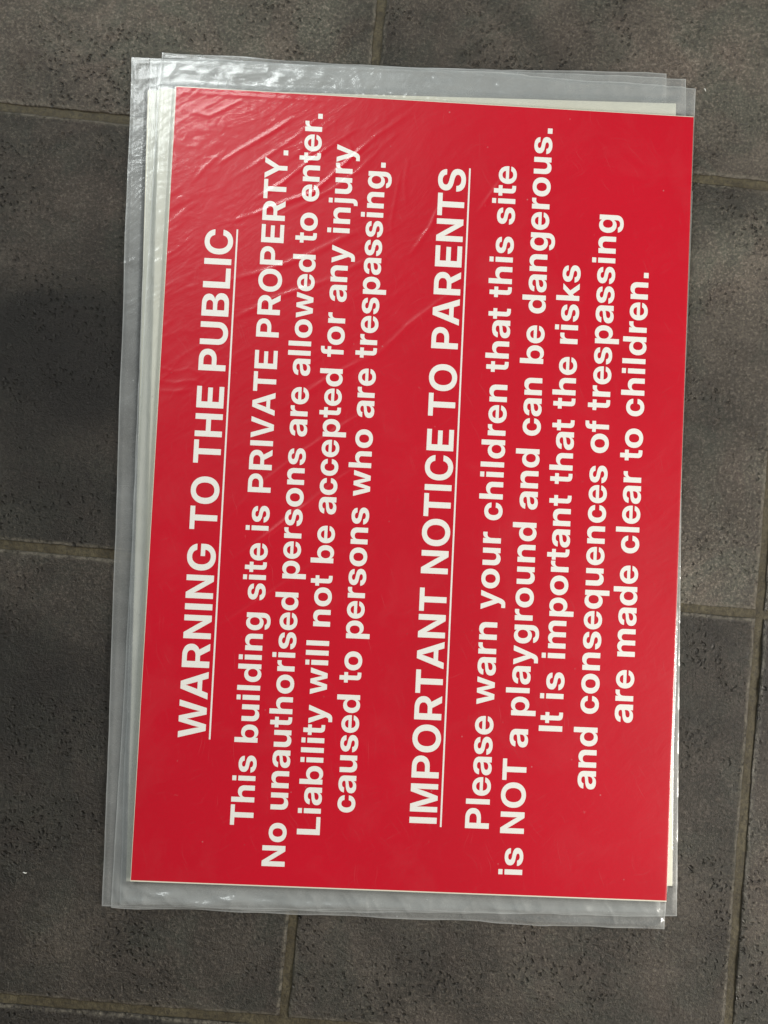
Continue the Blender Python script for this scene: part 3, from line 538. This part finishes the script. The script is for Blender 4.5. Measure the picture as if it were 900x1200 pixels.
"c":[556,["287,-14 250,-12 216,-5 184,6 154,21 127,41 104,64 83,90 66,120 52,152 42,188 36,225 34,266 36,306 42,344 52,379 66,412 83,442 104,468 127,491 154,511 184,526 216,537 250,544 287,546 311,545 335,542 357,537 379,530 399,522 418,512 436,500 452,486 467,472 480,455 492,438 502,419 510,399 517,378 521,357 524,334 388,334 386,344 384,353 381,362 377,371 373,379 368,387 363,393 357,400 350,406 343,411 335,415 327,419 319,421 309,424 299,425 289,425 272,424 256,420 242,414 228,406 216,395 206,382 197,367 189,350 184,332 179,311 177,289 176,266 177,242 179,220 184,200 189,181 197,164 206,150 216,137 228,126 242,118 256,112 272,108 289,107 299,107 309,108 318,111 327,113 335,117 343,121 350,126 356,132 362,138 367,145 372,153 376,161 379,170 383,179 385,189 387,200 524,200 522,177 518,155 511,134 503,114 493,95 482,78 468,62 453,46 437,33 419,21 400,11 380,2 358,-5 335,-10 312,-13"]],
"d":[611,["257,-14 224,-12 194,-6 166,5 139,19 116,38 95,59 77,84 62,113 50,144 41,178 36,214 34,253 36,291 41,327 50,360 62,391 77,420 96,445 116,467 140,485 166,500 194,510 224,517 255,519 272,518 288,516 303,514 317,510 331,505 344,499 356,491 368,483 379,473 389,462 398,450 407,437 408,718 551,718 551,-3 410,-3 410,75 401,61 392,48 382,36 371,26 359,16 347,8 334,1 319,-4 305,-8 289,-12 273,-13","294,102 311,103 328,107 343,113 357,121 370,131 381,143 391,157 399,173 406,191 411,210 414,231 415,253 414,275 411,296 406,315 399,332 391,348 381,362 370,374 357,385 343,393 328,399 311,402 294,403 277,402 261,399 247,393 233,386 221,376 210,364 201,350 193,334 187,317 182,297 180,276 179,253 180,230 182,209 187,189 193,171 201,155 210,142 221,130 233,120 247,112 261,107 277,103"]],
"e":[556,["280,-14 242,-12 207,-5 175,6 144,22 117,42 93,65 72,91 55,121 41,154 31,189 25,226 23,266 25,305 31,343 41,378 55,411 73,441 94,467 118,490 144,510 174,526 206,537 239,544 275,546 303,545 329,541 354,535 378,526 401,515 421,501 441,486 458,469 474,449 488,428 500,405 510,381 518,355 523,327 527,299 528,269 528,228 74,228 74,324 459,324 394,301 393,321 391,339 386,356 380,371 372,385 363,397 352,407 340,416 326,423 312,428 296,431 278,432 261,431 245,428 230,423 217,416 205,407 194,397 184,385 177,371 170,356 166,339 163,321 163,301 163,236 163,216 166,197 171,180 177,163 185,149 194,136 206,125 218,115 233,108 249,102 266,99 284,98 298,99 311,100 323,103 334,107 345,111 354,117 363,123 371,130 378,139 383,147 388,156 392,166 523,166 517,141 507,116 495,94 479,73 461,53 441,36 418,22 394,9 367,-1 340,-8 311,-13"]],
"f":[333,["318,515 318,402 10,402 10,515","94,0 94,582 95,605 98,626 103,645 111,662 120,678 132,691 145,702 161,711 179,718 199,723 221,726 244,727 256,727 267,727 278,727 289,727 298,727 307,727 313,727 318,727 318,614 315,614 310,614 305,614 298,614 291,614 285,614 279,614 274,614 261,613 250,611 241,607 235,601 230,594 226,584 224,572 223,558 223,0"]],
"g":[611,["303,-217 268,-216 236,-212 207,-205 180,-195 156,-184 135,-170 117,-153 101,-135 88,-115 78,-93 70,-69 65,-44 202,-44 206,-54 210,-63 215,-71 221,-79 229,-85 237,-91 246,-96 256,-100 267,-103 278,-106 290,-107 303,-107 328,-106 350,-100 368,-91 384,-77 396,-61 405,-41 410,-17 412,10 412,92 404,77 395,63 385,51 374,40 362,31 350,23 337,16 323,11 308,6 293,3 277,2 261,1 229,3 199,10 171,21 145,36 121,55 100,77 83,103 67,132 55,163 47,197 42,233 40,272 42,311 47,348 56,382 68,414 83,443 101,469 122,492 145,511 171,526 199,537 228,544 260,546 276,545 292,544 307,541 321,536 335,531 348,524 361,516 373,507 384,496 394,485 403,472 412,458 412,535 553,535 553,22 551,-18 545,-55 535,-87 521,-115 504,-140 484,-161 460,-178 434,-192 404,-203 373,-211 339,-215","298,120 315,121 331,125 347,131 361,139 373,150 385,162 394,176 403,193 409,211 414,230 417,252 418,274 417,297 414,318 409,337 403,355 394,372 385,386 373,398 361,409 347,417 331,423 315,427 298,428 281,427 265,423 251,418 238,410 225,400 215,388 206,374 198,357 192,339 187,319 185,298 184,274 185,251 187,229 192,209 198,191 206,175 215,160 225,148 238,138 251,130 265,125 281,121"]],
"h":[611,["208,283 208,0 65,0 65,718 208,718 208,376 181,376 195,408 211,437 230,461 251,482 275,498 302,510 332,517 366,520 392,518 417,514 440,506 461,496 480,483 497,467 512,449 524,428 533,404 540,378 545,350 546,319 546,0 403,0 403,293 402,317 397,338 389,356 378,370 365,382 349,390 330,395 309,397 294,396 281,394 268,390 256,385 246,378 236,370 228,359 221,348 215,334 211,319 209,302"]],
"i":[278,["69,0 209,0 209,532 69,532","69,593 209,593 209,718 69,718"]],
"j":[278,["81,532 209,532 209,-47 208,-73 205,-96 199,-117 192,-137 182,-155 170,-170 156,-183 140,-194 121,-203 101,-209 79,-213 54,-214 3,-214 3,-96 32,-96 44,-95 54,-92 62,-87 69,-81 74,-72 78,-60 80,-47 81,-31","69,593 209,593 209,718 69,718"]],
"k":[556,["196,147 196,314 211,314 387,509 551,509 324,253 291,253","69,0 69,718 209,718 209,0","398,0 239,222 332,321 562,0"]],
"l":[278,["69,0 209,0 209,718 69,718"]],
"m":[889,["64,0 64,535 199,535 199,414 191,414 198,436 207,455 217,473 228,488 241,502 254,514 269,524 284,532 300,538 317,542 334,545 351,546 379,544 405,537 429,526 451,511 470,491 485,469 496,443 503,414 488,414 493,434 501,452 510,469 522,485 534,499 549,511 564,521 581,530 599,537 618,542 637,545 657,546 681,545 703,540 724,533 744,524 762,511 778,496 792,479 804,459 814,436 820,411 825,384 826,354 826,0 686,0 686,327 684,349 680,369 672,385 661,399 648,409 634,417 618,421 601,423 588,422 576,420 564,416 554,410 545,403 536,395 529,385 523,375 519,363 515,350 513,337 512,322 512,0 378,0 378,331 376,351 372,369 364,384 354,398 342,409 328,416 312,421 294,423 282,422 270,420 259,416 249,410 239,403 230,395 223,385 216,374 211,361 207,348 205,332 204,316 204,0"]],
"n":[611,["208,297 208,0 65,0 65,535 206,535 206,396 181,396 195,429 211,459 230,485 251,506 275,524 302,536 332,544 366,546 392,544 417,540 440,532 461,521 480,508 497,491 512,472 524,450 533,425 540,397 545,367 546,335 546,0 403,0 403,308 402,333 397,355 389,374 378,389 365,402 349,410 330,415 309,417 294,416 281,414 268,410 256,405 246,397 236,388 228,378 221,365 215,351 211,335 209,317"]],
"o":[611,["306,-14 267,-12 230,-5 196,6 164,21 135,40 109,63 87,89 68,119 53,152 43,187 36,225 34,266 36,306 43,344 53,380 68,413 87,442 109,469 135,491 164,511 196,526 230,537 267,544 306,546 345,544 382,537 417,526 448,511 477,491 503,469 525,442 544,413 559,380 569,344 576,306 578,266 576,225 569,187 559,152 544,119 525,89 503,63 477,40 448,21 417,6 382,-5 345,-12","306,107 324,109 340,112 356,118 370,126 383,137 394,149 404,164 412,181 419,199 423,220 426,242 427,266 426,290 423,312 419,332 412,351 404,368 394,382 383,395 370,406 356,414 340,420 324,423 306,425 289,423 272,420 257,414 243,406 230,395 218,383 208,368 200,351 193,333 189,312 186,290 185,266 186,242 189,219 193,199 200,180 208,164 218,149 230,137 242,126 257,118 272,112 288,109"]],
"p":[611,["62,-207 62,535 203,535 203,463 205,463 213,476 222,488 232,499 243,509 255,518 268,525 281,532 295,537 310,541 325,544 341,545 357,546 389,544 419,537 447,526 472,511 496,492 517,469 535,443 550,414 562,381 571,347 576,309 578,270 576,229 571,192 562,157 550,124 535,95 517,69 497,46 473,27 447,12 419,1 388,-6 356,-8 339,-7 324,-5 308,-2 294,2 280,8 267,15 255,23 243,33 233,43 223,55 214,68 207,83 205,83 205,-207","319,113 336,114 352,118 366,123 379,131 392,142 402,154 411,168 419,185 426,203 430,224 433,246 433,270 433,294 430,316 426,336 419,354 411,371 402,385 392,397 379,408 366,416 352,421 336,425 319,426 301,425 285,421 270,415 256,407 243,396 231,383 221,369 213,352 207,334 202,314 199,293 198,270 199,247 202,225 207,205 213,187 221,170 231,156 243,143 256,132 270,124 285,118 301,114"]],
"q":[611,["552,-207 408,-207 408,83 407,83 399,68 390,55 380,43 370,33 358,23 346,15 333,8 319,2 305,-2 290,-5 274,-7 257,-8 224,-6 194,1 166,12 140,27 116,46 95,69 77,95 62,124 50,157 41,192 36,229 34,270 36,309 41,347 50,381 62,414 77,443 96,469 117,492 140,511 166,526 194,537 224,544 256,546 272,545 288,544 304,541 318,537 332,532 346,525 358,518 370,509 381,499 391,488 400,476 409,463 410,463 410,535 552,535","294,113 312,114 328,118 344,124 358,132 371,143 382,156 392,170 400,187 407,205 411,225 414,247 415,270 414,293 411,314 407,334 400,352 392,369 382,383 371,396 358,407 344,415 328,421 312,425 294,426 277,425 262,421 247,416 234,408 221,397 210,385 201,371 193,354 187,336 183,316 180,294 179,270 180,246 183,224 187,203 193,185 201,168 210,154 221,142 234,131 247,123 262,118 277,114"]],
"r":[389,["64,0 64,542 203,542 203,450 204,450 213,473 223,492 235,509 249,522 265,533 284,540 306,545 330,546 337,546 343,546 348,546 354,546 359,545 364,545 369,545 373,545 373,416 368,416 363,416 356,417 347,417 338,418 329,418 320,418 311,419 297,418 283,415 270,411 258,404 247,396 237,387 229,376 221,363 216,348 211,331 209,313 208,294 208,0"]],
"s":[556,["279,-14 245,-13 213,-9 183,-2 155,7 129,19 106,34 85,50 68,69 53,91 42,114 34,140 30,167 178,167 182,151 188,136 196,123 208,113 222,104 238,98 256,94 277,93 297,94 314,97 330,102 343,109 353,117 361,127 365,138 367,149 366,159 362,168 356,176 348,184 338,190 326,195 313,199 297,203 202,221 165,230 133,242 106,258 83,276 65,297 52,321 45,348 42,377 44,402 49,425 58,446 70,466 85,484 104,500 125,513 149,525 176,534 205,541 237,545 271,546 305,545 336,540 366,534 393,524 418,512 439,497 458,480 475,461 488,440 497,417 503,392 506,365 366,365 364,380 359,394 352,407 340,418 327,428 312,434 294,438 275,440 257,439 241,436 226,430 214,423 205,415 198,405 193,395 192,383 193,373 196,364 202,356 209,349 219,343 230,337 243,333 258,329 360,310 398,300 431,289 458,274 480,258 497,238 509,216 517,191 519,163 517,137 511,113 502,90 489,70 472,51 452,34 430,20 404,8 376,-2 346,-9 314,-13"]],
"t":[333,["309,530 309,412 10,412 10,530","89,676 216,676 216,160 216,147 218,137 221,128 225,122 231,117 239,114 248,112 260,111 266,111 272,111 279,111 286,111 293,111 299,111 305,111 309,111 309,-6 303,-6 295,-6 287,-6 277,-6 266,-6 256,-6 246,-6 235,-6 200,-4 170,3 144,13 124,29 109,48 98,73 91,102 89,136"]],
"u":[611,["245,-14 219,-12 195,-8 172,0 151,11 132,24 115,41 100,60 88,82 78,107 72,135 67,165 66,197 66,532 208,532 208,224 210,199 215,177 222,158 233,143 247,131 263,122 281,117 302,115 317,116 330,118 343,122 354,127 365,135 375,144 383,154 390,167 395,181 399,197 402,215 403,235 403,532 545,532 545,-3 405,-3 405,136 429,136 416,103 400,73 381,48 360,26 336,8 309,-4 279,-12"]],
"w":[778,["160,0 10,532 152,532 196,346 203,317 209,288 216,258 222,228 228,197 234,167 240,137 246,107 228,107 235,137 241,167 248,197 255,228 262,258 268,288 275,317 282,346 329,532 450,532 496,346 503,317 510,288 517,258 524,228 530,197 537,167 544,137 550,107 532,107 538,137 544,167 550,197 556,228 562,258 569,288 575,317 581,346 625,532 769,532 619,0 480,0 423,211 419,227 415,243 411,259 408,275 404,291 400,307 396,323 392,340 389,356 385,373 381,389 377,405 402,405 398,389 395,373 391,356 387,340 383,323 379,307 375,291 372,275 368,259 364,243 360,227 356,211 299,0"]],
"y":[556,["66,-214 66,-96 130,-96 138,-96 146,-95 152,-93 158,-90 163,-87 168,-83 172,-78 176,-72 179,-66 183,-58 186,-49 190,-40 204,0 10,532 157,532 241,268 249,245 256,221 262,197 269,174 276,150 282,126 289,103 295,79 256,79 262,103 268,126 275,150 281,174 288,198 295,221 302,245 309,268 393,532 539,532 318,-85 309,-106 300,-125 290,-143 280,-158 268,-171 256,-183 242,-193 228,-200 213,-206 196,-211 178,-213 159,-214 148,-214 136,-214 125,-214 113,-214 101,-214 89,-214 78,-214"]]}
sign = signs[2]
zr = BOARD_T + 0.00004
x0, x1, y0, y1 = -0.1995, 0.19985, -0.2990, 0.2994
face = mesh_obj('red_face', [(x0, y0, zr), (x1, y0, zr), (x1, y1, zr), (x0, y1, zr)], [(0, 1, 2, 3)], M_RED, sign)
zl = BOARD_T + 0.00007
def glyph_polys(ch):
    adv, cs = GLYPHS[ch]
    return adv, [[tuple(map(float, p.split(','))) for p in c.split()] for c in cs]
_tri = {}
def glyph_tris(ch):
    """triangles of a glyph whose outlines may overlap: constrained Delaunay, kept where the winding is not zero"""
    if ch in _tri: return _tri[ch]
    adv, cs = glyph_polys(ch)
    vs = []; es = []
    for c in cs:
        n0 = len(vs); vs += [Vector(p) for p in c]
        es += [(n0 + i, n0 + (i + 1) % len(c)) for i in range(len(c))]
    ov, oe, of, *_ = delaunay_2d_cdt(vs, es, [], 1, 1e-4)
    def winding(x, y):
        w = 0
        for c in cs:
            for (ax, ay), (bx_, by_) in zip(c, c[1:] + c[:1]):
                if (ay <= y) != (by_ <= y):
                    xx = ax + (y - ay) * (bx_ - ax) / (by_ - ay)
                    if xx > x: w += 1 if by_ > ay else -1
        return w
    keep = []
    for f in of:
        gx = sum(ov[i].x for i in f) / 3; gy = sum(ov[i].y for i in f) / 3
        if winding(gx, gy) != 0: keep.append(tuple(f))
    _tri[ch] = (adv, [(v.x, v.y) for v in ov], keep)
    return _tri[ch]
def text_line(name, text, base_x, ys, ye, cap):
    """text runs up the board (+y), its ascenders point to -x"""
    s = cap / 718 / 1000
    pen = 0; polys = []
    for ch in text:
        if ch == ' ': pen += 278; continue
        adv, cs = glyph_polys(ch)
        for c in cs: polys.append([(px + pen, py) for px, py in c])
        pen += adv
    xs = [p[0] for c in polys for p in c]; a, b = min(xs), max(xs)
    k = (ye - ys) / (b - a)
    vs = []; fs = []; pen = 0
    for ch in text:
        if ch == ' ': pen += 278; continue
        adv, gv, gf = glyph_tris(ch); n0 = len(vs)
        vs += [(base_x - py * s, ys + (px + pen - a) * k, 0) for px, py in gv]
        fs += [(f[0] + n0, f[1] + n0, f[2] + n0) for f in gf]
        pen += adv
    me = bpy.data.meshes.new(name); me.from_pydata(vs, [], fs); me.update()
    me.materials.clear(); me.materials.append(M_INK)
    for p in me.polygons: p.use_smooth = False
    o = bpy.data.objects.new(name, me); COL.objects.link(o); o.parent = sign; o.location = (0, 0, zl + 0.00001)
    return o
mm = 0.001
LINES = [
    ('heading', 'WARNING TO THE PUBLIC', -150.5, -193.0, 190.8, 20.45),
    ('text_line', 'This building site is PRIVATE PROPERTY.', -111.7, -255.6, 254.8, 17.15),
    ('text_line', 'No unauthorised persons are allowed to enter.', -86.8, -284.9, 284.8, 17.1),
    ('text_line', 'Liability will not be accepted for any injury', -61.9, -260.7, 262.0, 17.05),
    ('text_line', 'caused to persons who are trespassing.', -36.8, -243.3, 249.6, 17.1),
    ('heading', 'IMPORTANT NOTICE TO PARENTS', 24.8, -249.0, 248.0, 20.4),
    ('text_line', 'Please warn your children that this site', 64.0, -251.2, 252.4, 17.9),
    ('text_line', 'is NOT a playground and can be dangerous.', 90.5, -284.2, 283.8, 17.9),
    ('text_line', 'It is important that the risks', 116.3, -176.9, 178.2, 17.75),
    ('text_line', 'and consequences of trespassing', 143.0, -218.9, 218.9, 17.9),
    ('text_line', 'are made clear to children.', 169.2, -168.1, 175.4, 17.9),
]
for nm, tx, bxx, ys, ye, cap in LINES:
    text_line(nm, tx, bxx * mm, ys * mm, ye * mm, cap)
for xa, ya, yb in ((-147.2, -193.6, 191.6), (28.0, -251.2, 249.0)):
    w = 0.62
    mesh_obj('underline', [((xa - w) * mm, ya * mm, zl), ((xa + w) * mm, ya * mm, zl), ((xa + w) * mm, yb * mm, zl), ((xa - w) * mm, yb * mm, zl)], [(0, 1, 2, 3)], M_INK, sign)

# ------------------------------------------------------------------ a fleck of white lint on the floor, right of the top corner
rl = random.Random(4)
pts = [(0.0, 0.0, 0.0006), (0.0006, -0.0010, 0.0010), (0.0008, -0.0021, 0.0012), (0.0017, -0.0031, 0.0007)]
vs = []; fs = []
for a, (x, y, z) in enumerate(pts):
    r = (0.00025, 0.00045, 0.0004, 0.00015)[a]
    for b in range(5):
        an = b / 5 * 2 * math.pi
        vs.append((x + r * math.cos(an), y + r * 0.5 * math.cos(an), z + r * math.sin(an)))
for a in range(3):
    for b in range(5): fs.append((a * 5 + b, a * 5 + (b + 1) % 5, a * 5 + 5 + (b + 1) % 5, a * 5 + 5 + b))
fs += [(4, 3, 2, 1, 0), (15, 16, 17, 18, 19)]
lint = mesh_obj('lint', vs, fs, M_INK); lint.location = (0.20980000000000001, 0.3262, 0); lint.scale = (0.8, 0.8, 0.8)
tag(lint, 'tiny white fleck on the dark tile beside the upper right corner', 'lint')
lint2 = lint.copy(); COL.objects.link(lint2); lint2.location = (-0.2813, -0.299, 0); lint2.rotation_euler = (0, 0, 1.1); lint2.scale = (0.7, 0.9, 0.6)
lint2['label'] = 'tiny pale fleck on the dark tile left of the lower left corner'
